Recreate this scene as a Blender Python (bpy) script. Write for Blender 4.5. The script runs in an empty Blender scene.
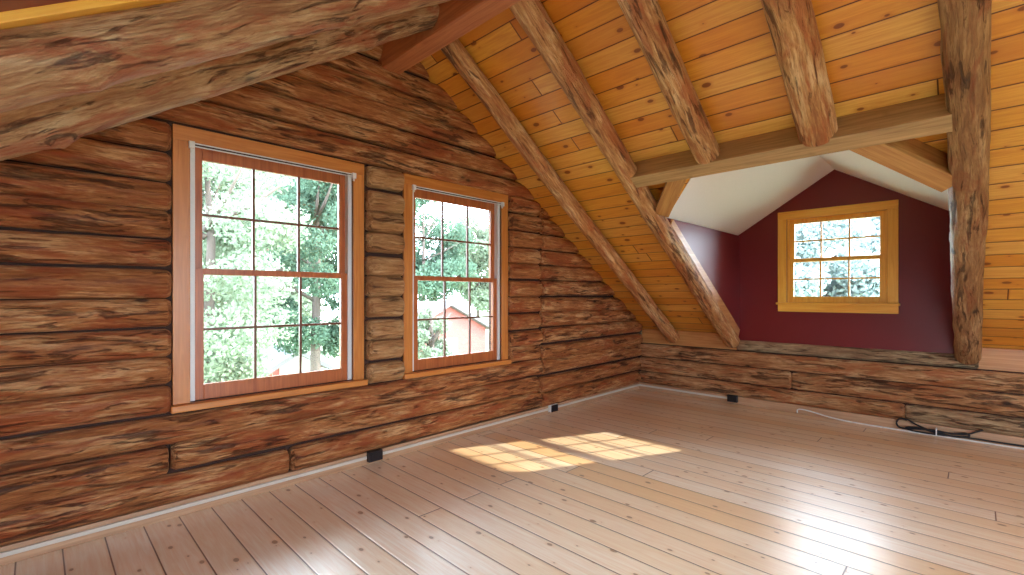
import bpy, bmesh, math, random
import numpy as np
from mathutils import Vector, Matrix, noise

S = bpy.context.scene
COL = S.collection
R = random.Random(7)

# ---------------------------------------------------------------- camera
FPX, HOR = 470.0, 295.0
cd = bpy.data.cameras.new('camera'); cam = bpy.data.objects.new('camera', cd); COL.objects.link(cam)
cam.location = (3.88, 0.0, 1.5)
cam.rotation_euler = (math.pi/2, 0, math.atan2(.7026, .7116))
cd.sensor_width = 36; cd.lens = FPX/1024*36; cd.shift_y = (HOR-287.5)/1024
cd.clip_start = .02; cd.clip_end = 300
S.camera = cam
S.view_settings.view_transform = 'Standard'; S.view_settings.look = 'None'
S.view_settings.gamma = 1; S.view_settings.use_curve_mapping = False
S.view_settings.exposure = 1.05
# ---------------------------------------------------------------- sky and sun
SKY = 10.0
W = bpy.data.worlds.new('sky'); S.world = W; W.use_nodes = True
bg = W.node_tree.nodes['Background']; bg.inputs[0].default_value = (.72, .87, 1, 1); bg.inputs[1].default_value = SKY
sd = bpy.data.lights.new('sun', 'SUN'); sd.energy = 5; sd.angle = math.radians(.6); sd.color = (1, .86, .62)
sun = bpy.data.objects.new('sun', sd); COL.objects.link(sun)
sun.rotation_euler = Vector((.808, 1.72, 1)).to_track_quat('Z', 'Y').to_euler()
S.cycles.max_bounces = 10; S.cycles.diffuse_bounces = 6; S.cycles.glossy_bounces = 4
S.cycles.transparent_max_bounces = 12; S.cycles.sample_clamp_indirect = 6
S.cycles.use_denoising = True; S.cycles.caustics_reflective = False
def portal(loc, rot, sx, sy):
    l = bpy.data.lights.new('portal', 'AREA'); l.shape = 'RECTANGLE'; l.size = sx; l.size_y = sy
    l.cycles.is_portal = True
    o = bpy.data.objects.new('portal', l); COL.objects.link(o); o.location = loc; o.rotation_euler = rot
PI = math.pi
portal((-.2, 1.345, 1.66), (0, -PI/2, 0), 1.6, 1.1)
portal((-.2, 3.145, 1.66), (0, -PI/2, 0), 1.6, 1.1)
portal((2.635, 7.1, 1.95), (-PI/2, 0, 0), 1, 1.1)
portal((8.62, 1.32, 1.52), (0, PI/2, 0), 2.2, 2.35)
portal((5.7, -1.8, 1.35), (PI*.5+math.radians(-57), 0, 0), 2.6, 1.6)

# ---------------------------------------------------------------- node helpers
def srgb(r, g, b):
    f = lambda c: (c/255/12.92) if c <= 10 else ((c/255+.055)/1.055)**2.4
    return (f(r), f(g), f(b), 1)
class NT:
    def __init__(s, name):
        s.m = bpy.data.materials.new(name); s.m.use_nodes = True; s.t = s.m.node_tree
        s.p = s.t.nodes['Principled BSDF']
    def n(s, typ, **kw):
        nd = s.t.nodes.new(typ)
        for k, v in kw.items(): setattr(nd, k, v)
        return nd
    def put(s, sock, v):
        if isinstance(v, bpy.types.NodeSocket): s.t.links.new(v, sock)
        elif v is not None: sock.default_value = v
    def math(s, op, a, b=None, c=None, clamp=False):
        nd = s.n('ShaderNodeMath', operation=op, use_clamp=clamp)
        for i, v in enumerate((a, b, c)): s.put(nd.inputs[i], v) if v is not None else None
        return nd.outputs[0]
    def noise(s, vec, scale, detail=4, rough=.55, dist=0):
        nd = s.n('ShaderNodeTexNoise'); s.put(nd.inputs['Vector'], vec)
        nd.inputs['Scale'].default_value = scale; nd.inputs['Detail'].default_value = detail
        nd.inputs['Roughness'].default_value = rough; nd.inputs['Distortion'].default_value = dist
        return nd.outputs['Fac']
    def ramp(s, fac, stops, interp='LINEAR'):
        nd = s.n('ShaderNodeValToRGB'); s.put(nd.inputs[0], fac); cr = nd.color_ramp; cr.interpolation = interp
        while len(cr.elements) > 1: cr.elements.remove(cr.elements[-1])
        cr.elements[0].position = stops[0][0]; cr.elements[0].color = stops[0][1]
        for p, c in stops[1:]:
            e = cr.elements.new(p); e.color = c
        return nd.outputs[0]
    def mix(s, fac, a, b, typ='MIX'):
        nd = s.n('ShaderNodeMix', data_type='RGBA', blend_type=typ)
        s.put(nd.inputs[0], fac); s.put(nd.inputs[6], a); s.put(nd.inputs[7], b); return nd.outputs[2]
    def vec(s, op, a, b):
        nd = s.n('ShaderNodeVectorMath', operation=op); s.put(nd.inputs[0], a); s.put(nd.inputs[1], b); return nd.outputs[0]
    def coords(s, stretch, offset=True):
        tc = s.n('ShaderNodeTexCoord').outputs['Object']
        if offset:
            oi = s.n('ShaderNodeObjectInfo').outputs['Random']
            cmb = s.n('ShaderNodeCombineXYZ')
            for i, k in enumerate((37., 91., 53.)): s.put(cmb.inputs[i], s.math('MULTIPLY', oi, k))
            tc = s.vec('ADD', tc, cmb.outputs[0])
        return s.vec('MULTIPLY', tc, stretch), tc
    def bump(s, h, strength, dist=.01, prev=None):
        nd = s.n('ShaderNodeBump'); nd.inputs['Strength'].default_value = strength; nd.inputs['Distance'].default_value = dist
        s.put(nd.inputs['Height'], h)
        if prev is not None: s.put(nd.inputs['Normal'], prev)
        return nd.outputs[0]
    def finish(s, col, rough, normal=None, **kw):
        s.put(s.p.inputs['Base Color'], col); s.put(s.p.inputs['Roughness'], rough)
        if normal is not None: s.put(s.p.inputs['Normal'], normal)
        for k, v in kw.items(): s.p.inputs[k].default_value = v
        return s.m

def log_mat(name, dark, mid, tan, light, flake=.5, rough=.5, coat=.08, red=None):
    t = NT(name)
    v, raw = t.coords((1, 1, 1))
    wob = t.n('ShaderNodeTexNoise'); t.put(wob.inputs['Vector'], raw); wob.inputs['Scale'].default_value = 2.2; wob.inputs['Detail'].default_value = 3
    wv = t.vec('MULTIPLY', t.vec('SUBTRACT', wob.outputs['Color'], (.5, .5, .5)), (.05, .05, .05))
    rw = t.vec('ADD', raw, wv)
    big = t.noise(t.vec('MULTIPLY', rw, (1.3, 4.5, 4.5)), 1.5, 6, .62, .4)
    patch = t.noise(t.vec('MULTIPLY', rw, (3.4, 27, 27)), 1.0, 7, .62, .7)
    streak = t.noise(t.vec('MULTIPLY', rw, (7, 75, 75)), 1.0, 6, .65, .4)
    zone = t.noise(t.vec('MULTIPLY', raw, (.9, 2.4, 2.4)), 1.4, 3, .5)
    big = t.math('ADD', t.math('MULTIPLY', big, .55), t.math('MULTIPLY', t.noise(t.vec('MULTIPLY', rw, (3.2, 30, 30)), 1.3, 5, .6, .3), .45))
    base = t.ramp(big, [(.38, mid), (.5, tan), (.6, light)])
    sm = t.ramp(streak, [(.38, (1, 1, 1, 1)), (.5, (0, 0, 0, 1))])
    base = t.mix(t.math('MULTIPLY', sm, .8), base, mid)
    if red is not None:
        rn = t.noise(t.vec('MULTIPLY', rw, (1.6, 6, 6)), 1.3, 6, .65, .8)
        base = t.mix(t.math('MULTIPLY', t.ramp(rn, [(.5, (0, 0, 0, 1)), (.6, (1, 1, 1, 1))]), .6), base, red)
    pz = t.math('ADD', patch, t.math('MULTIPLY', t.math('SUBTRACT', .5, zone), .4))
    mask = t.ramp(pz, [(flake-.06, (1, 1, 1, 1)), (flake, (0, 0, 0, 1))])
    c = t.mix(t.math('MULTIPLY', mask, .68), base, dark)
    deep = t.ramp(pz, [(flake-.15, (1, 1, 1, 1)), (flake-.09, (0, 0, 0, 1))])
    c = t.mix(t.math('MULTIPLY', deep, .6), c, tuple(x*.35 for x in dark[:3])+(1,))
    kn = t.n('ShaderNodeTexVoronoi'); t.put(kn.inputs['Vector'], t.vec('MULTIPLY', raw, (1, 1.8, 1.8)))
    kn.inputs['Scale'].default_value = 2.1
    km = t.ramp(kn.outputs['Distance'], [(.05, (1, 1, 1, 1)), (.1, (.25, .25, .25, 1)), (.2, (0, 0, 0, 1))])
    c = t.mix(t.math('MULTIPLY', km, .9), c, tuple(x*.45 for x in dark[:3])+(1,))
    h = t.math('ADD', t.math('MULTIPLY', mask, -.7), t.math('MULTIPLY', streak, 1.2))
    h = t.math('ADD', h, t.math('MULTIPLY', big, .6))
    nb = t.bump(h, 1.0, .028)
    return t.finish(c, t.math('ADD', t.math('MULTIPLY', mask, .15), rough), nb, **{'Coat Weight': coat, 'Coat Roughness': .35, 'Specular IOR Level': .35})

def plank_mat(name, w, L, cols, dark, gap_col, rough, coat, knots=.5, bump=.6, edge=.012, coat_rough=.12, ks=2.9, kr=.062):
    """boards run along local X, width w across local Y"""
    t = NT(name)
    tc = t.n('ShaderNodeTexCoord').outputs['Object']
    sep = t.n('ShaderNodeSeparateXYZ'); t.put(sep.inputs[0], tc)
    X, Y = sep.outputs[0], sep.outputs[1]
    q = t.math('DIVIDE', Y, w); row = t.math('FLOOR', q); fy = t.math('FRACT', q)
    wn = t.n('ShaderNodeTexWhiteNoise', noise_dimensions='1D'); t.put(wn.inputs['W'], row)
    xo = t.math('ADD', t.math('DIVIDE', X, L), t.math('MULTIPLY', wn.outputs['Value'], 7.3))
    seg = t.math('FLOOR', xo); fx = t.math('FRACT', xo)
    cm = t.n('ShaderNodeCombineXYZ'); t.put(cm.inputs[0], row); t.put(cm.inputs[1], seg)
    wn2 = t.n('ShaderNodeTexWhiteNoise', noise_dimensions='2D'); t.put(wn2.inputs['Vector'], cm.outputs[0])
    rnd = wn2.outputs['Value']
    off = t.n('ShaderNodeCombineXYZ')
    for i, k in enumerate((31., 17., 9.)): t.put(off.inputs[i], t.math('MULTIPLY', rnd, k))
    pc = t.vec('ADD', tc, off.outputs[0])
    g = t.noise(t.vec('MULTIPLY', pc, (1.2, 16, 16)), 1.4, 5, .6, 1.6)
    g2 = t.noise(t.vec('MULTIPLY', pc, (4, 110, 110)), 1, 3, .6, .3)
    base = t.ramp(rnd, [(i/(len(cols)-1), c) for i, c in enumerate(cols)])
    c = t.mix(t.ramp(g, [(.38, (0, 0, 0, 1)), (.7, (.5, .5, .5, 1))]), base, dark)
    c = t.mix(t.ramp(g2, [(.45, (0, 0, 0, 1)), (.8, (.35, .35, .35, 1))]), c, dark)
    kn = t.n('ShaderNodeTexVoronoi', voronoi_dimensions='2D'); t.put(kn.inputs['Vector'], t.vec('MULTIPLY', pc, (1, 1.7, 0)))
    kn.inputs['Scale'].default_value = ks
    scn = t.n('ShaderNodeSeparateColor'); t.put(scn.inputs[0], kn.outputs['Color'])
    thr = t.math('MULTIPLY', t.math('POWER', scn.outputs[0], 1.5), kr)
    kd = t.math('SUBTRACT', kn.outputs['Distance'], thr)
    km = t.ramp(kd, [(0, (1, 1, 1, 1)), (.018, (0, 0, 0, 1))])
    c = t.mix(t.math('MULTIPLY', km, knots), c, srgb(48, 16, 8))
    halo = t.ramp(kd, [(0, (1, 1, 1, 1)), (.09, (0, 0, 0, 1))])
    c = t.mix(t.math('MULTIPLY', halo, .45), c, dark)
    ey = t.math('MINIMUM', fy, t.math('SUBTRACT', 1, fy))
    ex = t.math('MULTIPLY', t.math('MINIMUM', fx, t.math('SUBTRACT', 1, fx)), L/w)
    e = t.math('MINIMUM', ey, ex)
    gap = t.ramp(e, [(edge*.6, (1, 1, 1, 1)), (edge*1.6, (0, 0, 0, 1))])
    c = t.mix(gap, c, gap_col)
    gr = t.ramp(e, [(0, (0, 0, 0, 1)), (edge*4, (1, 1, 1, 1))])
    n1 = t.bump(gr, bump, .004)
    wav = t.noise(t.vec('MULTIPLY', pc, (.5, 3, 3)), 1.5, 2)
    n1 = t.bump(t.math('ADD', t.math('MULTIPLY', g2, .15), wav), .12, .01, n1)
    return t.finish(c, rough, n1, **{'Coat Weight': coat, 'Coat Roughness': coat_rough})

def grain_mat(name, c1, c2, axis, rough=.4, coat=.2):
    st = [26, 26, 26]; st['xyz'.index(axis)] = 1.4
    t = NT(name); v, raw = t.coords(tuple(st))
    g = t.noise(v, 1.3, 5, .6, .8)
    c = t.mix(t.ramp(g, [(.3, (0, 0, 0, 1)), (.7, (1, 1, 1, 1))]), c1, c2)
    kn = t.noise(raw, 6, 2)
    c = t.mix(t.ramp(kn, [(.68, (0, 0, 0, 1)), (.78, (.6, .6, .6, 1))]), c, c2)
    return t.finish(c, rough, t.bump(g, .15, .004), **{'Coat Weight': coat, 'Coat Roughness': .25})
def flat_mat(name, c, rough=.5, **kw):
    t = NT(name); v, raw = t.coords((1, 1, 1))
    g = t.noise(raw, 60, 3)
    c2 = tuple(x*.9 for x in c[:3])+(1,)
    return t.finish(t.mix(g, c, c2), rough, t.bump(g, .05, .002), **kw)

M = {}
M['log_wall'] = log_mat('log_wall', srgb(78, 38, 22), srgb(152, 88, 48), srgb(198, 130, 76), srgb(230, 180, 126), .435, .5, .08, srgb(168, 72, 34))
M['log_knee'] = log_mat('log_knee', srgb(80, 44, 26), srgb(152, 98, 58), srgb(196, 142, 94), srgb(222, 178, 130), .45, .5, .08, srgb(180, 98, 52))
M['log_grey'] = log_mat('log_grey', srgb(74, 50, 36), srgb(146, 112, 82), srgb(182, 148, 110), srgb(208, 180, 140), .45, .55, .05)
M['log_short'] = log_mat('log_short', srgb(88, 50, 28), srgb(160, 108, 64), srgb(202, 152, 100), srgb(228, 190, 140), .42, .5, .08)
M['rafter'] = log_mat('rafter', srgb(88, 42, 22), srgb(172, 108, 62), srgb(214, 156, 98), srgb(240, 200, 148), .44, .5, .1, srgb(184, 92, 46))
M['rafter_big'] = log_mat('rafter_big', srgb(84, 50, 34), srgb(166, 114, 76), srgb(204, 160, 114), srgb(228, 196, 152), .43, .5, .1, srgb(180, 84, 52))
M['floor'] = plank_mat('floor_pine', .19, 7.0, [srgb(250, 234, 208), srgb(253, 242, 222), srgb(248, 226, 194), srgb(255, 246, 230), srgb(242, 208, 162)],
                       srgb(230, 188, 142), srgb(96, 50, 28), .34, .8, .9, .8, .016, .3, 3.3, .075)
M['ceil'] = plank_mat('ceiling_pine', .172, 5.3, [srgb(226, 160, 54), srgb(236, 180, 76), srgb(220, 144, 42), srgb(240, 194, 98), srgb(208, 132, 38)],
                      srgb(190, 102, 26), srgb(84, 28, 8), .36, .45, 1.0, 1.0, .022, .3, 2.6, .085)
for ax in 'xyz':
    M['base_'+ax] = grain_mat('baseboard_wood_'+ax, srgb(200, 164, 130), srgb(168, 128, 96), ax)
    M['trim_'+ax] = grain_mat('casing_wood_'+ax, srgb(210, 138, 66), srgb(184, 108, 42), ax)
    M['sash_'+ax] = grain_mat('sash_wood_'+ax, srgb(196, 112, 58), srgb(160, 82, 40), ax)
    M['gold_'+ax] = grain_mat('golden_wood_'+ax, srgb(246, 194, 82), srgb(228, 162, 56), ax)
    M['munt_'+ax] = grain_mat('muntin_wood_'+ax, srgb(120, 66, 38), srgb(92, 48, 26), ax)
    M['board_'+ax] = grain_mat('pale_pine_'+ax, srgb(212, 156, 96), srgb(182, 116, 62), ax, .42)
M['rafter_dark'] = log_mat('rafter_dark', srgb(72, 42, 28), srgb(138, 94, 58), srgb(176, 130, 84), srgb(206, 166, 118), .43, .5, .1, srgb(150, 76, 44))
M['beam'] = grain_mat('ridge_beam_wood', srgb(198, 130, 84), srgb(160, 92, 56), 'x')
M['header'] = grain_mat('header_wood', srgb(190, 152, 104), srgb(140, 108, 70), 'x')
M['brace'] = grain_mat('brace_wood', srgb(196, 148, 88), srgb(158, 104, 54), 'x')
M['red'] = flat_mat('burgundy_paint', srgb(112, 22, 26), .38)
M['white_paint'] = flat_mat('white_drywall', srgb(244, 244, 246), .7)
M['white'] = flat_mat('white_vinyl', srgb(232, 234, 232), .35)
M['raceway'] = flat_mat('raceway_plastic', srgb(214, 208, 196), .4)
M['black'] = flat_mat('black_plastic', srgb(26, 25, 32), .35)
M['cord'] = flat_mat('black_rubber', srgb(24, 26, 32), .5)
M['steel'] = flat_mat('latch_metal', srgb(180, 178, 170), .3, Metallic=.9)
M['shell'] = flat_mat('outer_sheathing', srgb(150, 130, 110), .8)
M['grass'] = flat_mat('lawn', srgb(150, 160, 128), .9)
M['house_red'] = flat_mat('red_siding', srgb(150, 84, 78), .8)
M['house_roof'] = flat_mat('grey_shingles', srgb(116, 116, 122), .8)
M['bark'] = flat_mat('bark', srgb(96, 84, 78), .9)
def glass():
    t = NT('window_glass'); nt = t.t
    tr = t.n('ShaderNodeBsdfTransparent'); gl = t.n('ShaderNodeBsdfGlossy'); gl.inputs['Roughness'].default_value = .02
    fr = t.n('ShaderNodeFresnel'); fr.inputs[0].default_value = 1.45
    mx = t.n('ShaderNodeMixShader'); t.put(mx.inputs[0], fr.outputs[0]); t.put(mx.inputs[1], tr.outputs[0]); t.put(mx.inputs[2], gl.outputs[0])
    t.put(nt.nodes['Material Output'].inputs[0], mx.outputs[0]); return t.m
M['glass'] = glass()
def leaf_mat(name, a, b):
    t = NT(name); v, raw = t.coords((1, 1, 1))
    c = t.mix(t.noise(raw, 1.1, 4, .7), a, b)
    df = t.n('ShaderNodeBsdfDiffuse'); tl = t.n('ShaderNodeBsdfTranslucent')
    t.put(df.inputs[0], c); t.put(tl.inputs[0], c)
    mx = t.n('ShaderNodeMixShader'); mx.inputs[0].default_value = .4
    t.put(mx.inputs[1], df.outputs[0]); t.put(mx.inputs[2], tl.outputs[0])
    t.put(t.t.nodes['Material Output'].inputs[0], mx.outputs[0]); return t.m
M['leaf'] = leaf_mat('pale_leaves', srgb(112, 130, 110), srgb(156, 166, 144))
M['leaf_dark'] = leaf_mat('green_leaves', srgb(66, 92, 80), srgb(112, 134, 112))
M['leaf_blue'] = leaf_mat('blue_green_leaves', srgb(140, 154, 156), srgb(160, 174, 172))

# ---------------------------------------------------------------- geometry helpers
class MB:
    def __init__(s): s.v = []; s.f = []
    def poly(s, vs, fs):
        k = len(s.v); s.v += [tuple(p) for p in vs]; s.f += [tuple(i+k for i in f) for f in fs]; return s
    def box(s, a, b):
        x0, y0, z0 = [min(a[i], b[i]) for i in range(3)]; x1, y1, z1 = [max(a[i], b[i]) for i in range(3)]
        return s.poly([(x0,y0,z0),(x1,y0,z0),(x1,y1,z0),(x0,y1,z0),(x0,y0,z1),(x1,y0,z1),(x1,y1,z1),(x0,y1,z1)],
                      [(0,3,2,1),(4,5,6,7),(0,1,5,4),(1,2,6,5),(2,3,7,6),(3,0,4,7)])
    def prism(s, pts, off):
        """extrude a 3D polygon by a vector"""
        n = len(pts); off = Vector(off); P = [Vector(p) for p in pts]
        return s.poly(P+[p+off for p in P], [tuple(range(n)), tuple(range(2*n-1, n-1, -1))]+[(i, i+n, (i+1)%n+n, (i+1)%n) for i in range(n)])
    def tube(s, pts, r, k=8):
        P = [Vector(p) for p in pts]; n = len(P); rings = []
        up = Vector((.13, .21, .97)); 
        for i, p in enumerate(P):
            d = (P[min(i+1, n-1)]-P[max(i-1, 0)]).normalized()
            a = d.cross(up).normalized(); b = a.cross(d)
            rr = r[i] if isinstance(r, (list, tuple)) else r
            rings += [p+(a*math.cos(2*PI*j/k)+b*math.sin(2*PI*j/k))*rr for j in range(k)]
        fs = [(i*k+j, i*k+(j+1)%k, (i+1)*k+(j+1)%k, (i+1)*k+j) for i in range(n-1) for j in range(k)]
        fs += [tuple(range(k-1, -1, -1)), tuple((n-1)*k+j for j in range(k))]
        return s.poly(rings, fs)
    def build(s, name, mat, parent=None, bevel=0, smooth=False, matrix=None):
        me = bpy.data.meshes.new(name); me.from_pydata(s.v, [], s.f); me.validate()
        bm = bmesh.new(); bm.from_mesh(me); bmesh.ops.recalc_face_normals(bm, faces=bm.faces); bm.to_mesh(me); bm.free()
        o = bpy.data.objects.new(name, me); COL.objects.link(o)
        me.materials.append(M[mat] if isinstance(mat, str) else mat)
        if smooth: me.shade_smooth()
        if matrix is not None: o.matrix_world = matrix
        if parent is not None: 
            o.parent = parent
            if matrix is None: o.matrix_parent_inverse = Matrix.Translation(parent.location).inverted()
            else: o.matrix_parent_inverse = Matrix.Translation(parent.location).inverted()
        if bevel:
            md = o.modifiers.new('bevel', 'BEVEL'); md.width = bevel; md.segments = 2; md.limit_method = 'ANGLE'
        return o
def tag(o, label=None, cat=None, group=None, kind=None):
    for k, v in (('label', label), ('category', cat), ('group', group), ('kind', kind)):
        if v: o[k] = v
    return o
def empty(name, loc=(0, 0, 0)):
    o = bpy.data.objects.new(name, None); COL.objects.link(o); o.location = loc; o.empty_display_size = .1; return o

def log_mesh(L, dep, hh, seed, full=False, knots=(), bend=0.0, rough=1.0, endr=.03, power=.8, taper=0.0, wave=0.0):
    """log along local X; wall logs bulge to +Y with half height hh; full logs are round with radius hh"""
    rnd = random.Random(seed); so = Vector((rnd.uniform(-50, 50), rnd.uniform(-50, 50), rnd.uniform(-50, 50)))
    n = max(4, int(L/.05)); k = 26 if full else 14
    xs = [0, endr*.35]+[endr+(L-2*endr)*i/n for i in range(n+1)]+[L-endr*.35, L]
    kn = list(knots)
    for _ in range(int(L*1.1)): kn.append((rnd.uniform(0, L), rnd.uniform(0, 2*PI) if full else rnd.uniform(-1, 1), rnd.uniform(.03, .09)))
    V = []; F = []
    ph1, ph2 = rnd.uniform(0, 6), rnd.uniform(0, 6)
    for i, x in enumerate(xs):
        e = min(x, L-x); ef = 1 if e >= endr else (.80 if e > 0 else .62)
        if full: ef = 1 if e >= endr else (.97 if e > 0 else .88)
        rr = 1-taper*x/L
        by = bend*math.sin(x/L*PI*1.3+ph1)+.35*bend*math.sin(x*2.3+ph2); bz = bend*.7*math.sin(x/L*PI*1.1+ph2)
        for j in range(k if full else k+1):
            if full: a = 2*PI*j/k; cy, cz = math.cos(a), math.sin(a)
            else: a = -PI/2+PI*j/k; cy, cz = max(0, math.cos(a))**power, math.sin(a)
            q = Vector((x*.9, cy*.8, cz*.8))+so; q2 = Vector((x*3.2, cy*2.6, cz*2.6))+so; q3 = Vector((x*6, cy*9, cz*9))+so
            d = (.035 if full else .08)*noise.noise(q)+(.035 if full else .06)*noise.noise(q2)+.05*noise.noise(q3)
            for kx, ka, amp in kn:
                da = (a-ka+PI) % (2*PI)-PI
                w = ((x-kx)/.05)**2+(da/.38)**2
                if w < 8: d += amp*math.exp(-w)
                w2 = ((x-kx)/.16)**2+(da/.7)**2
                if w2 < 8: d += .35*amp*math.exp(-w2)
            d *= rough
            if full:
                r = hh*rr*(1+d)*ef; V.append((x, cy*r+by, cz*r+bz))
            else:
                V.append((x, dep*cy*(1+1.7*d)*ef-(.03 if cy < .02 else 0), cz*hh*(1+.3*d)*(.5+.5*ef)+wave*math.sin(x*.9+ph1)))
    m = k if full else k+1; nr = len(xs)
    for i in range(nr-1):
        for j in range(k):
            F.append((i*m+j, i*m+(j+1) % m, (i+1)*m+(j+1) % m, (i+1)*m+j))
        if not full: F.append((i*m+k, i*m, (i+1)*m, (i+1)*m+k))
    F.append(tuple(range(m))); F.append(tuple((nr-1)*m+j for j in range(m)))
    b = MB(); b.poly(V, F); return b
def frame_matrix(p0, p1, up=(0, 0, 1)):
    p0, p1 = Vector(p0), Vector(p1); X = (p1-p0).normalized(); Z = Vector(up); Y = Z.cross(X).normalized(); Z = X.cross(Y)
    m = Matrix((X, Y, Z)).transposed().to_4x4(); m.translation = p0; return m, (p1-p0).length

# ---------------------------------------------------------------- the shell
YK = 6.82; XB = 8.6; YL = -2.35
RA, RB = 5.41, .644       # right slope  z = RA - RB*y
LA, LB = 2.44, .65        # left slope   z = LA + LB*y
YR = 2.283
roofR = lambda y: RA-RB*y
roofL = lambda y: LA+LB*y
fl = MB(); fl.box((0, 0, -.12), (XB+.2, 9.6, 0))
floor = fl.build('floor', 'floor', matrix=Matrix.Translation((-.2, YL-.2, 0))); tag(floor, kind='structure')

def slope_panel(name, mat, x0, x1, ya, yb, top, holes=None, th=.1):
    """a slab under the roof line; boards run along X; local Y climbs the slope"""
    za, zb = top(ya), top(yb)
    m, L = frame_matrix((0, ya, za), (0, yb, zb))
    X = Vector((1, 0, 0)); Yv = (Vector((0, yb, zb))-Vector((0, ya, za))).normalized(); Z = X.cross(Yv)
    mm = Matrix((X, Yv, Z)).transposed().to_4x4(); mm.translation = (0, ya, za)
    sgn = 1 if Z.z > 0 else -1
    b = MB()
    if holes is None: polys = [[(x0, 0), (x1, 0), (x1, L), (x0, L)]]
    else: polys = [[(x, abs(y-ya)*L/abs(yb-ya)) for x, y in pl] for pl in holes]
    for pl in polys: b.prism([(x, y, 0) for x, y in pl], (0, 0, th*sgn))
    o = b.build(name, mat, matrix=mm); return tag(o, kind='structure')
# right slope, seen as boards; the dormer cuts through it
yb = 7.15; yt = YR
DX0, DX1, DP = 1.50, 3.80, 2.64   # dormer cheeks and ridge
hy = 4.10
pol = [[(-.2, yb), (DX0, yb), (DX0, 4.79), (2.22, hy), (3.07, hy), (DX1, 4.79), (DX1, yb), (XB+.2, yb), (XB+.2, yt), (-.2, yt)]]
slope_panel('ceiling', 'ceil', 0, 0, yb, yt, roofR, pol)
slope_panel('ceiling', 'ceil', -.2, 1.64, YL-.2, YR, roofL)
slope_panel('ceiling', 'red', 1.64, XB+.2, YL-.2, YR, roofL,
            [[(1.64, YL-.2), (4.4, YL-.2), (4.4, -1.0), (7.0, -1.0), (7.0, YL-.2), (XB+.2, YL-.2), (XB+.2, YR), (1.64, YR)]])  # notch behind the camera, added to bring more daylight into the room
# golden strip along the left slope
m, L = frame_matrix((1.61, YL, roofL(YL)-.016), (1.61, 1.2, roofL(1.2)-.016))
tr = MB(); tr.box((0, -.09, -.016), (L, .09, .016)); tag(tr.build('trim_1', 'gold_x', matrix=m, bevel=.004), kind='structure')

# gable wall core with two openings
WY = (.648, 2.448); WW = 1.396; Z0, Z1 = .705, 2.657
def gable_core():
    b = MB(); xa, xb = -.2, 0
    oy = [(w+.10, w+WW-.10) for w in WY]; za, zb = .76, 2.55
    b.box((xa, YL-.2, 0), (xb, 7.0, za))
    ys = [YL-.2, oy[0][0], oy[0][1], oy[1][0], oy[1][1], 7.0]
    b.prism([(xa, YL-.2, za), (xa, ys[1], za), (xa, ys[1], zb), (xa, (zb-LA)/LB, zb), (xa, YL-.2, roofL(YL-.2))], (.2, 0, 0))
    b.box((xa, ys[2], za), (xb, ys[3], zb))
    b.prism([(xa, ys[4], za), (xa, 7.0, za), (xa, 7.0, roofR(7.0)), (xa, (RA-zb)/RB, zb), (xa, ys[4], zb)], (.2, 0, 0))
    b.prism([(xa, (zb-LA)/LB, zb), (xa, (RA-zb)/RB, zb), (xa, YR, roofR(YR))], (.2, 0, 0))
    return b
DARK = flat_mat('chinking', srgb(60, 32, 20), .8)
wl = gable_core().build('wall_left', DARK); tag(wl, kind='structure')
def wall_log(wall, y0, y1, za, zb, seed, dep=.072, mat='log_wall', knee=False, base=0.0, **kw):
    L = y1-y0; g = .007 if not knee else .002
    b = log_mesh(L-2*g, dep, (zb-za)/2-.003, seed, **kw)
    if knee: mt = Matrix.Translation((y1-g, YK-base, (za+zb)/2)) @ Matrix.Rotation(PI, 4, 'Z')
    else: mt = Matrix.Translation((base, y1-g, (za+zb)/2)) @ Matrix.Rotation(-PI/2, 4, 'Z')
    return b.build('log', mat, wall, smooth=True, matrix=mt)
J = [.10, .30, .50, .70, .893, 1.09, 1.285, 1.48, 1.68, 1.87, 2.065, 2.26, 2.46, 2.66, 2.85, 3.05, 3.24, 3.43, 3.63, 3.84]
sd_ = 11
for i in range(len(J)-1):
    za, zb = J[i], J[i+1]; zm = (za+zb)/2
    yl = max(YL, (za-LA)/LB-.02); yr = min(YK+.03, (RA-zm)/RB+.08); yr2 = (RA-za)/RB+.02
    yr = min(YK+.03, yr2)
    if i == 0: segs = [(yl, 1.40), (1.40, 4.41), (4.41, yr)]
    elif i == 1: segs = [(yl, .63), (.63, 4.36), (4.38, yr)]
    elif i == 2: segs = [(yl, 4.42), (4.42, yr)]
    elif za < 2.65: segs = [(yl, WY[0]-.004), (WY[0]+WW+.012, WY[1]-.012), (WY[1]+WW+.006, 4.40+.02*math.sin(i*2)), (4.41+.02*math.sin(i*2), yr)]
    else:
        segs = [(yl, yr)]
    for j, (a, b_) in enumerate(segs):
        if b_-a < .08: continue
        sd_ += 1
        mat = 'log_short' if (za >= .69 and za < 2.65 and j == 1) else 'log_wall'
        wall_log(wl, a, b_, za+.01*math.sin(sd_*2.1)*(j > 0), zb+.01*math.sin(sd_*2.1)*(j > 0), sd_, dep=(.105 if mat == 'log_short' else .085), mat=mat, wave=(.014 if za >= 2.65 else .008), endr=(.012 if i < 3 and b_ != segs[-2][1] else .03))

# knee wall
wr = MB(); wr.box((0, YK, 0), (XB, 7.05, .73)); 
wr = wr.build('wall_right', DARK); tag(wr, kind='structure')
K = [.10, .29, .52, .73]
for i in range(3):
    for j, (a, b_) in enumerate([((.03, 3.32), (3.32, 6.2)), ((.03, 2.2), (2.2, 6.2)), ((.03, 6.2),)][i]):
        sd_ += 1
        wall_log(wr, a, b_, K[i], K[i+1], sd_, dep=.05, mat='log_grey' if a > 3 else 'log_knee', knee=True)
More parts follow.
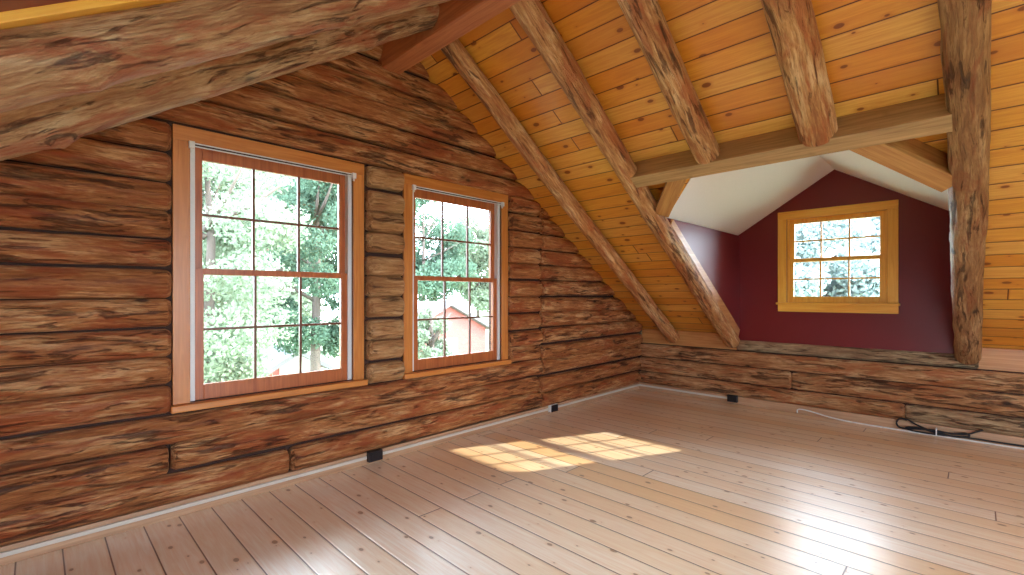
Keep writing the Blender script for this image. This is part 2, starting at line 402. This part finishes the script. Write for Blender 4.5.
# thin weathered log on the ledge below the painted wall
o = log_mesh(DX1+.1-DX0, .05, .072, 77).build('log', 'log_grey', wr, smooth=True, matrix=Matrix.Translation((DX1+.1, 6.90, .80)) @ Matrix.Rotation(PI, 4, 'Z'))
for n, (a, b_) in enumerate([(.03, DX0), (DX1+.085, XB)]):
    t_ = MB(); t_.box((a, 6.89, .72), (b_, 6.93, .955)); tag(t_.build('trim_%d' % (n+2), 'board_x', bevel=.004), kind='structure')

# dormer shell
EZ, PZ = 2.325, 3.045
def dormer():
    wt = MB(); ya, yb_ = 6.90, 7.04
    wx0, wx1, wz0, wz1 = 2.12, 3.15, 1.40, 2.49
    wt.box((DX0-.06, ya, .73), (wx0, yb_, EZ)); wt.box((wx1, ya, .73), (DX1+.06, yb_, EZ))
    wt.box((wx0, ya, .73), (wx1, yb_, wz0))
    sl = (PZ-EZ)/(DP-DX0); sr = (PZ-EZ)/(DX1-DP)
    wt.prism([(DX0-.06, ya, EZ), (wx0, ya, EZ), (wx0, ya, EZ+sl*(wx0-DX0)), (DX0-.06, ya, EZ)][0:3], (0, yb_-ya, 0))
    wt.prism([(wx1, ya, EZ), (DX1+.06, ya, EZ), (wx1, ya, EZ+sr*(DX1-wx1))], (0, yb_-ya, 0))
    wt.prism([(wx0, ya, wz1), (wx1, ya, wz1), (wx1, ya, EZ+sr*(DX1-wx1)), (DP, ya, PZ), (wx0, ya, EZ+sl*(wx0-DX0))], (0, yb_-ya, 0))
    tag(wt.build('wall_dormer', 'red'), kind='structure')
    ye = (RA-EZ)/RB-.03
    for sx, x0 in ((-1, DX0), (1, DX1)):
        c = MB(); c.prism([(x0, ye, EZ), (x0, 6.90, EZ), (x0, 6.90, roofR(6.90))], (-sx*.03, 0, 0))
        tag(c.build('wall_dormer_cheek', 'red'), kind='structure')
    yp = (RA-PZ)/RB
    for x0, nm in ((DX0, 'l'), (DX1, 'r')):
        c = MB(); xh = 2.24 if nm == 'l' else 3.05; zh = EZ+(PZ-EZ)*abs(xh-x0)/abs(DP-x0)
        c.prism([(x0, ye+.02, EZ), (x0, 7.04, EZ), (DP, 7.04, PZ), (DP, hy+.02, PZ), (xh, hy+.02, zh)], (0, 0, .08))
        tag(c.build('ceiling', 'white_paint'), kind='structure')
dormer()
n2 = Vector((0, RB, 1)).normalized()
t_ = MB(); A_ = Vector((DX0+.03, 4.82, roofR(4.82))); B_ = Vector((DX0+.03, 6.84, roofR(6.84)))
t_.prism([A_+n2*.02, B_+n2*.02, B_-n2*.10, A_-n2*.10], (.025, 0, 0)); tag(t_.build('trim_4', 'board_y', bevel=.003), kind='structure')  # pale board added to stand in for the rafter's lit side
t_ = MB(); q0 = (RA-EZ)/RB
for x0, xe in ((DX0, DX0-.35), (DX1, DX1+.35)):
    sl_ = (PZ-EZ)/abs(DP-x0); ze = EZ-sl_*.35
    t_.prism([(xe, 7.06, ze+.09), (DP, 7.06, PZ+.09), (DP, 7.06, PZ+.2), (xe, 7.06, ze+.2)], (0, .5, 0))
tag(t_.build('sun_block_eave', 'shell'), kind='structure')  # unseen overhang, added to cut off sun at the dormer window

# walls behind the camera: low wall on the left eave and a rear gable, its wide opening added to let sky light in
b = MB(); b.box((0, YL-.2, 0), (XB, YL, roofL(YL))); tag(b.build('wall_eave', 'red'), kind='structure')
b = MB(); x0 = XB
b.box((x0, YL-.2, 0), (x0+.15, 7.05, .45))
b.prism([(x0, YL-.2, .45), (x0, .2, .45), (x0, .2, roofL(.2)), (x0, YL-.2, roofL(YL-.2))], (.15, 0, 0))
b.prism([(x0, 2.45, .45), (x0, 7.05, .45), (x0, 7.05, roofR(7.05)), (x0, 2.45, roofR(2.45))], (.15, 0, 0))
b.prism([(x0, .2, 2.57), (x0, 2.45, 2.57), (x0, 2.45, 2.7), (x0, YR, roofR(YR))], (.15, 0, 0))
tag(b.build('wall_rear', 'red'), kind='structure')

# baseboards and raceways
b = MB(); b.box((0, YL, 0), (.045, YK, .105)); tag(b.build('baseboard_left', 'base_y', bevel=.004), kind='structure')
b = MB(); b.box((.045, YK-.045, 0), (XB, YK, .105)); tag(b.build('baseboard_right', 'base_x', bevel=.004), kind='structure')

# ---------------------------------------------------------------- windows
def window(name, o, u, dd, W_, H, wood, gu, gz, jd=.10, stool=.05, apron=0.0, cw=.10, mid=.49, left_reveal=0, glass_m=.175):
    """o: lower left corner of the casing on the wall plane; u: along the wall; dd: into the room"""
    o, u, dd = Vector(o), Vector(u), Vector(dd); Zv = Vector((0, 0, 1))
    root = empty(name, o+u*W_/2); tag(root, kind='structure')
    def bx(b, u0, u1, d0, d1, z0, z1):
        p = o+u*u0+dd*d0+Zv*z0; q = o+u*u1+dd*d1+Zv*z1; b.box(p, q); return b
    def part(nm, mat, boxes, par=root, bevel=.003):
        b = MB()
        for a in boxes: bx(b, *a)
        ob = b.build(nm, mat, None, bevel=bevel)
        ob.parent = par
        ob.matrix_parent_inverse = Matrix.Translation(root.location).inverted() if par is root else Matrix.Identity(4)
        if par is not root: ob.matrix_parent_inverse = Matrix.Identity(4)
        return ob
    sb = stool+apron                                        # height of what lies below the opening
    part('casing', wood+gz, [(0, cw, 0, .022, sb, H-cw)]); part('casing', wood+gz, [(W_-cw, W_, 0, .022, sb, H-cw)])
    part('casing', wood+gu, [(0, W_, 0, .025, H-cw, H)])
    if apron: part('apron', wood+gu, [(0, W_, 0, .02, 0, apron)])
    part('stool', wood+gu, [(-.015, W_+.015, -.12, .065, apron, sb)], bevel=.008)
    zt = H-cw; lw = .035 if wood == 'trim_' else .02
    part('jamb', wood+gz, [(cw-.02, cw, -jd-.09, .0, sb, zt), (W_-cw, W_-cw+.02, -jd-.09, 0, sb, zt), (cw, W_-cw, -jd-.09, 0, zt, zt+.02)])
    part('jamb_liner', 'white' if wood == 'trim_' else wood+gz, [(cw, cw+lw, -jd-.04, -.012, sb, zt)])
    part('jamb_liner', 'white' if wood == 'trim_' else wood+gz, [(W_-cw-lw, W_-cw, -jd-.04, -.012, sb, zt)])
    zm = sb+(zt-sb)*mid; sw = .055; lw = .035 if wood == 'trim_' else .02; il = cw+lw; ir = W_-cw-lw
    sash = 'sash_' if wood == 'trim_' else wood; mun = 'munt_' if wood == 'trim_' else wood
    def mk(nm, d0, d1, za, zb, rb, rt):
        s = part(nm, sash+gz, [(il, il+sw, d0, d1, za, zb), (ir-sw, ir, d0, d1, za, zb), (il+sw, ir-sw, d0, d1, za, za+rb), (il+sw, ir-sw, d0, d1, zb-rt, zb)], bevel=.004)
        gu0, gu1, gz0, gz1 = il+sw, ir-sw, za+rb, zb-rt; dm = (d0+d1)/2; mw = .009
        for k in (1, 2):
            x = gu0+(gu1-gu0)*k/3
            part('muntin', mun+gz, [(x-mw, x+mw, dm-.012, dm+.012, gz0, gz1)], s, .002)
        zc = (gz0+gz1)/2
        part('muntin', mun+gu, [(gu0, gu1, dm-.011, dm+.011, zc-mw, zc+mw)], s, .002)
        part('pane', 'glass', [(gu0-.004, gu1+.004, dm-.002, dm+.002, gz0-.004, gz1+.004)], s, 0)
        return s
    mk('upper_sash', -jd-.035, -jd, zm-.02, zt, .04, .09 if H > 1.6 else .06)
    lo = mk('lower_sash', -jd+.003, -jd+.04, sb, zm+.025, .11 if H > 1.6 else .075, .045)
    b = MB(); p = o+u*(W_/2)+dd*(-jd+.035)+Zv*(zm+.025)
    b.box(p-u*.03-dd*.012, p+u*.03+dd*.01+Zv*.012); b.tube([p-u*.005+Zv*.012, p+u*.03+Zv*.02+dd*.008], .005)
    k = b.build('sash_lock', 'steel', None, bevel=.002); k.parent = lo; k.matrix_parent_inverse = Matrix.Identity(4)
    return root
for i, wy in enumerate(WY):
    window('window_%d' % (i+1), (0, wy, Z0), (0, 1, 0), (1, 0, 0), WW, Z1-Z0, 'trim_', 'y', 'z', jd=.065, mid=.505)
window('window_3', (2.018, 6.90, 1.285), (1, 0, 0), (0, -1, 0), 1.235, 1.30, 'gold_', 'x', 'z', jd=.06, stool=.03, apron=.09, mid=.5)

# exterior skins behind panes' parents were placed in world space, so shift children of sashes
def fix_children():
    bpy.context.view_layer.update()
fix_children()

def curtain_rod(wy, lab):
    r = empty('curtain_rod', (0.03, wy+WW/2, 2.535))
    tag(r, lab, 'curtain rod', 'slim rods across the two large windows')
    P = Matrix.Translation(r.location).inverted()
    for nm, fn in (('rod', lambda b: b.tube([(.035, wy+.10, 2.548), (.035, wy+WW-.10, 2.548)], .0045)),
                   ('rod', lambda b: b.tube([(.035, wy+.10, 2.528), (.035, wy+WW-.10, 2.528)], .0045)),
                   ('bracket', lambda b: b.box((.022, wy+.088, 2.51), (.052, wy+.122, 2.558)).box((.022, wy+.098, 2.49), (.04, wy+.112, 2.51))),
                   ('bracket', lambda b: b.box((.022, wy+WW-.122, 2.51), (.052, wy+WW-.088, 2.558)).box((.022, wy+WW-.112, 2.49), (.04, wy+WW-.098, 2.51)))):
        fn(MB0 := MB()); MB0.build(nm, 'white', r, bevel=.003 if nm == 'bracket' else 0)
curtain_rod(WY[0], 'thin white double rod with square end brackets across the larger left window')
curtain_rod(WY[1], 'thin white double rod with square end brackets across the smaller-looking middle window')

# ---------------------------------------------------------------- timber
b = MB(); b.box((0.0, YR-.092, 3.55), (XB, YR+.092, roofR(YR)+.0))
tag(b.build('ridge_beam', 'beam', bevel=.006), 'squared reddish wooden ridge beam running out from the peak of the log wall', 'beam')

def rafter(x0, x1, ya, yb, off, fn, slope, r, seed, lab, mat='rafter', group=None, **kw):
    """round log under a slope; ya is the low end"""
    pa = Vector((x0, ya, fn(ya)-off)); pb = Vector((x1, yb, fn(yb)-off))
    m, L = frame_matrix(pa, pb)
    o = log_mesh(L, r, r, seed, full=True, **kw).build('log_rafter', mat, matrix=m, smooth=True)
    return tag(o, lab, 'rafter', group)
RG = 'log rafters under the right roof slope'
OFF = .152
rafter(.585, .66, 6.85, 2.40, OFF, roofR, 0, .096, 101, 'slim full-length log rafter nearest the windowed log wall', group=RG, bend=.012, taper=.1)
rafter(1.475, 1.50, 6.85, 2.40, OFF, roofR, 0, .10, 102, 'long log rafter along the left edge of the dormer opening', group=RG, bend=.014)
rafter(2.265, 2.285, 4.01, 2.40, OFF, roofR, 0,   .104, 203, 'short log rafter ending on the header, directly left of the thicker mottled one', group=RG, bend=.006, taper=-.05, rough=.7)
rafter(3.055, 3.085, 4.03, 2.40, OFF, roofR, 0, .122, 204, 'short thick log rafter with dark bark streaks ending at the middle of the header', group=RG, bend=.006, taper=.05, rough=.6)
rafter(3.82, 3.835, 6.85, 2.40, OFF, roofR, 0, .102, 105, 'long rugged log rafter right of the dormer that looks like an upright post', group=RG, bend=.012, rough=1.5, mat='rafter_dark')
LG = 'thick log rafters under the left roof slope'
rafter(.82, .82, YL, 2.20, .14, roofL, 0, .105, 106, 'lower of the two thick log rafters above the larger left window', 'rafter_big', LG, bend=.012, rough=1.2,
       knots=[(4.15*.68, -2.0, .3), (5.2*.9, -2.0, .2)])
rafter(1.60, 1.60, YL, 2.20, .155, roofL, 0, .11, 107, 'upper and nearer of the two thick log rafters crossing the top left corner', 'rafter_big', LG, bend=.012, rough=1.1,
       knots=[(4.15*.70, -2.0, .22), (5.2*.78, -2.0, .2)])

# header and braces lie in the roof plane
n_ = Vector((0, RB, 1)).normalized(); sdir = Vector((0, 1, -RB)).normalized()
def roof_pt(x, y, off): return Vector((x, y, roofR(y)))-n_*off
def slab(name, x0, ya, x1, yb, w, d0, d1, mat, lab, cat, group=None):
    a = roof_pt(x0, ya, 0); b_ = roof_pt(x1, yb, 0); X = (b_-a).normalized(); side = n_.cross(X).normalized()
    Z = n_; m = Matrix((X, Z.cross(X), Z)).transposed().to_4x4(); m.translation = a
    L = (b_-a).length; bb = MB(); bb.box((0, -w/2, -d1), (L, w/2, -d0))
    return tag(bb.build(name, mat, matrix=m, bevel=.005), lab, cat, group)
slab('header_beam', 1.46, 4.13, 3.775, 4.13, .14, 0, .215, 'header', 'long squared timber header carrying the short rafters above the dormer opening', 'beam')
slab('brace', 1.60, 4.57, 2.0, 4.14, .15, .0, .19, 'brace', 'short squared brace between header and rafter at the left of the dormer opening', 'brace', 'diagonal braces under the header')
slab('brace', 3.76, 4.64, 3.26, 4.14, .15, .0, .19, 'brace', 'dark squared brace from the header to the rugged rafter at the right of the dormer', 'brace', 'diagonal braces under the header')

# ---------------------------------------------------------------- cables and outlets along the floor
b = MB()
for a_, c_ in ((YL+.05, 2.05), (2.19, 4.53), (4.67, YK-.05)): b.box((.045, a_, .052), (.062, c_, .078))
tag(b.build('cable_raceway', 'raceway', bevel=.003), 'pale plastic cable raceway along the foot of the windowed log wall', 'raceway')
b = MB(); b.box((.065, YK-.062, .052), (1.42, YK-.045, .078)); tag(b.build('cable_raceway', 'raceway', bevel=.003), 'short pale cable raceway from the room corner to the outlet below the dormer', 'raceway')
def outlet(p, u, d, lab, hm='black'):
    p, u, d = Vector(p), Vector(u), Vector(d); r = empty('outlet_box', p); tag(r, lab, 'outlet', 'small floor-level outlet boxes'); Zv = Vector((0, 0, 1))
    b = MB(); b.box(p-u*.066, p+u*.066+d*.045+Zv*.092); b.build('housing', hm, r, bevel=.003)
    b = MB(); b.box(p-u*.062+d*.045+Zv*.004, p+u*.062+d*.056+Zv*.088); c = b.build('cover', 'black', r, bevel=.003)
    for s in (-1, 1):
        q = p+u*s*.028+d*.056+Zv*.046; b = MB(); b.box(q-u*.012-Zv*.018, q+u*.012+Zv*.018+d*.002); b.build('socket', 'cord', r)
outlet((.045, 2.12, .026), (0, 1, 0), (1, 0, 0), 'black outlet box on the baseboard between the two large windows')
outlet((.045, 4.60, .026), (0, 1, 0), (1, 0, 0), 'black outlet box with pale side at the foot of the log wall seam', 'white')
outlet((1.49, YK-.045, .026), (1, 0, 0), (0, -1, 0), 'black outlet box at the end of the raceway below the dormer')
def smooth_path(pts, n=8):
    P = [Vector(p) for p in pts]; out = []
    for i in range(len(P)-1):
        p0 = P[max(i-1, 0)]; p1 = P[i]; p2 = P[i+1]; p3 = P[min(i+2, len(P)-1)]
        for k in range(n):
            t = k/n; out.append(.5*((2*p1)+(p2-p0)*t+(2*p0-5*p1+4*p2-p3)*t*t+(3*p1-p0-3*p2+p3)*t**3))
    out.append(P[-1]); return out
yc = YK-.07
b = MB(); b.tube(smooth_path([(2.27, YK-.05, .012), (2.275, yc+.01, .05), (2.33, yc, .065), (2.45, yc, .052), (2.6, yc-.02, .03), (2.8, yc-.03, .012), (3.2, yc-.04, .009), (3.6, yc-.035, .009), (4.0, yc-.03, .009), (4.6, yc-.02, .009), (5.4, yc-.03, .009)]), .008)
tag(b.build('cable', 'white', smooth=True), 'thin white cable lying along the baseboard under the dormer window', 'cable')
b = MB(); y2 = yc-.005
b.tube(smooth_path([(3.93, y2+.01, .13), (3.88, y2, .10), (3.80, y2, .06), (3.68, y2-.01, .05), (3.55, y2-.02, .045), (3.42, y2, .085), (3.34, y2+.01, .125), (3.27, y2+.01, .12), (3.25, y2, .06), (3.30, y2-.02, .03), (3.42, y2-.03, .045), (3.55, y2-.03, .06), (3.70, y2-.02, .05), (3.80, y2-.02, .075), (3.83, y2-.02, .05), (3.74, y2-.03, .03), (3.58, y2-.03, .035), (3.44, y2-.02, .06), (3.33, y2-.02, .04), (3.40, y2-.04, .022), (3.60, y2-.04, .022), (3.80, y2-.01, .03), (4.1, y2, .03), (4.7, y2, .03), (5.4, y2, .03)]), .0085)
o = b.build('power_cord', 'cord', smooth=True); tag(o, 'black cord bundled in loops at the foot of the log knee wall', 'cord')
b = MB(); b.box((3.575, yc-.055, .012), (3.585, yc+.006, .085)); b.build('cable_tie', 'white', o)

# ---------------------------------------------------------------- outdoors
b = MB(); b.box((-90, -60, -3.1), (60, 120, -3.0)); tag(b.build('ground', 'grass'), kind='structure')
def house(x0, x1, y0, y1, zw, zr, lab):
    r = empty('house', ((x0+x1)/2, (y0+y1)/2, -3)); tag(r, lab, 'building', 'buildings beyond the log wall windows')
    ym = (y0+y1)/2
    b = MB(); b.box((x0, y0, -3), (x1, y1, zw)); b.prism([(x0, y0, zw), (x0, y1, zw), (x0, ym, zr)], (x1-x0, 0, 0)); b.build('walls', 'house_red', r)
    b = MB(); e = .35; s = (zr-zw)/(ym-y0)
    for sy, ye in ((-1, y0-e), (1, y1+e)):
        b.prism([(x0-e, ye, zw-s*e+.02), (x0-e, ym, zr+.02), (x0-e, ym, zr+.2), (x0-e, ye, zw-s*e+.2)], (x1-x0+2*e, 0, 0))
    b.build('roof', 'house_roof', r)
    b = MB(); b.box((x1, ym-.6, -1.9), (x1+.04, ym+.6, -.8)); w = b.build('window', 'white', r)
house(-22, -16, 12.6, 18.0, -.35, .95, 'red house with pale grey gable roof seen through the middle window')
house(-17.5, -14.5, 6.0, 7.9, -1.3, -.75, 'small red shed seen low through the larger left window')

def tree(x, y, h, cr, lab, mat, seed, n=7000, ls=.15, low=.25):
    rr = np.random.default_rng(seed); r = empty('tree', (x, y, -3)); tag(r, lab, 'tree')
    b = MB(); rn = random.Random(seed)
    b.tube([(x, y, -3), (x+.1, y, -3+h*.3), (x-.1, y+.15, -3+h*.6), (x, y, -3+h*.85)], [.2, .16, .1, .04])
    for k in range(7):
        a = rn.uniform(0, 6.28); z0 = -3+h*rn.uniform(.3, .7); L = cr*rn.uniform(.6, .9)
        b.tube([(x, y, z0), (x+L*.5*math.cos(a), y+L*.5*math.sin(a), z0+.5), (x+L*math.cos(a), y+L*math.sin(a), z0+1.2)], [.08, .05, .02], 6)
    b.build('trunk', 'bark', r, smooth=True)
    nb = 34; zc = -3+h*(low+1)/2; hz = h*(1-low)/2
    c = rr.normal(size=(nb, 3)); c /= np.linalg.norm(c, axis=1)[:, None]; c *= rr.uniform(.35, .95, (nb, 1))**.6
    c = c*np.array([cr, cr, hz])*.85+np.array([x, y, zc])
    idx = rr.integers(0, nb, n); d = rr.normal(size=(n, 3)); d /= np.linalg.norm(d, axis=1)[:, None]
    p = c[idx]+d*(cr*.34*rr.uniform(.5, 1.05, (n, 1)))*np.array([1, 1, .75])
    t1 = rr.normal(size=(n, 3)); t1 /= np.linalg.norm(t1, axis=1)[:, None]
    t2 = np.cross(t1, rr.normal(size=(n, 3))); t2 /= np.linalg.norm(t2, axis=1)[:, None]
    s = ls*rr.uniform(.6, 1.3, (n, 1))
    v = np.stack([p-t1*s, p+t2*s*.6, p+t1*s, p-t2*s*.6], 1).reshape(-1, 3)
    me = bpy.data.meshes.new('foliage'); me.from_pydata(v.tolist(), [], np.arange(4*n).reshape(-1, 4).tolist())
    o = bpy.data.objects.new('foliage', me); COL.objects.link(o); me.materials.append(M[mat])
    o.parent = r; o.matrix_parent_inverse = Matrix.Translation(r.location).inverted()
tree(-9.5, 2.9, 9.6, 2.4, 'pale leafy tree filling the left panes of the larger window', 'leaf', 1, n=34000, ls=.06, low=.1)
tree(-12, 6.6, 10.2, 2.1, 'darker green tree seen through the right panes of the larger window', 'leaf_dark', 2, n=40000, ls=.065, low=.12)
tree(-17.5, 4.5, 11.5, 2.9, 'distant pale tree behind the leafy tree outside the larger window', 'leaf', 3, n=24000, ls=.11, low=.1)
tree(-23, 9.3, 13.5, 3.4, 'tall pale tree beyond the small red shed', 'leaf', 4, n=20000, ls=.13, low=.1)
tree(-28, 22.0, 15, 4.4, 'tall green tree to the left behind the grey-roofed house', 'leaf_dark', 5, n=20000, ls=.16, low=.15)
tree(-31, 30.5, 13, 4.0, 'pale tree to the right behind the grey-roofed house', 'leaf', 6, n=24000, ls=.17, low=.1)
tree(-12.4, 11.6, 4.6, 1.1, 'low pale tree left of the grey-roofed house', 'leaf', 7, n=8000, ls=.08, low=.1)
tree(-.4, 19, 8.2, 2.3, 'blue-green tree filling the left panes of the dormer window', 'leaf_blue', 8, n=34000, ls=.09, low=.15)
tree(1.6, 25, 9, 2.6, 'pale tree behind the right panes of the dormer window', 'leaf_blue', 9, n=24000, ls=.11, low=.15)
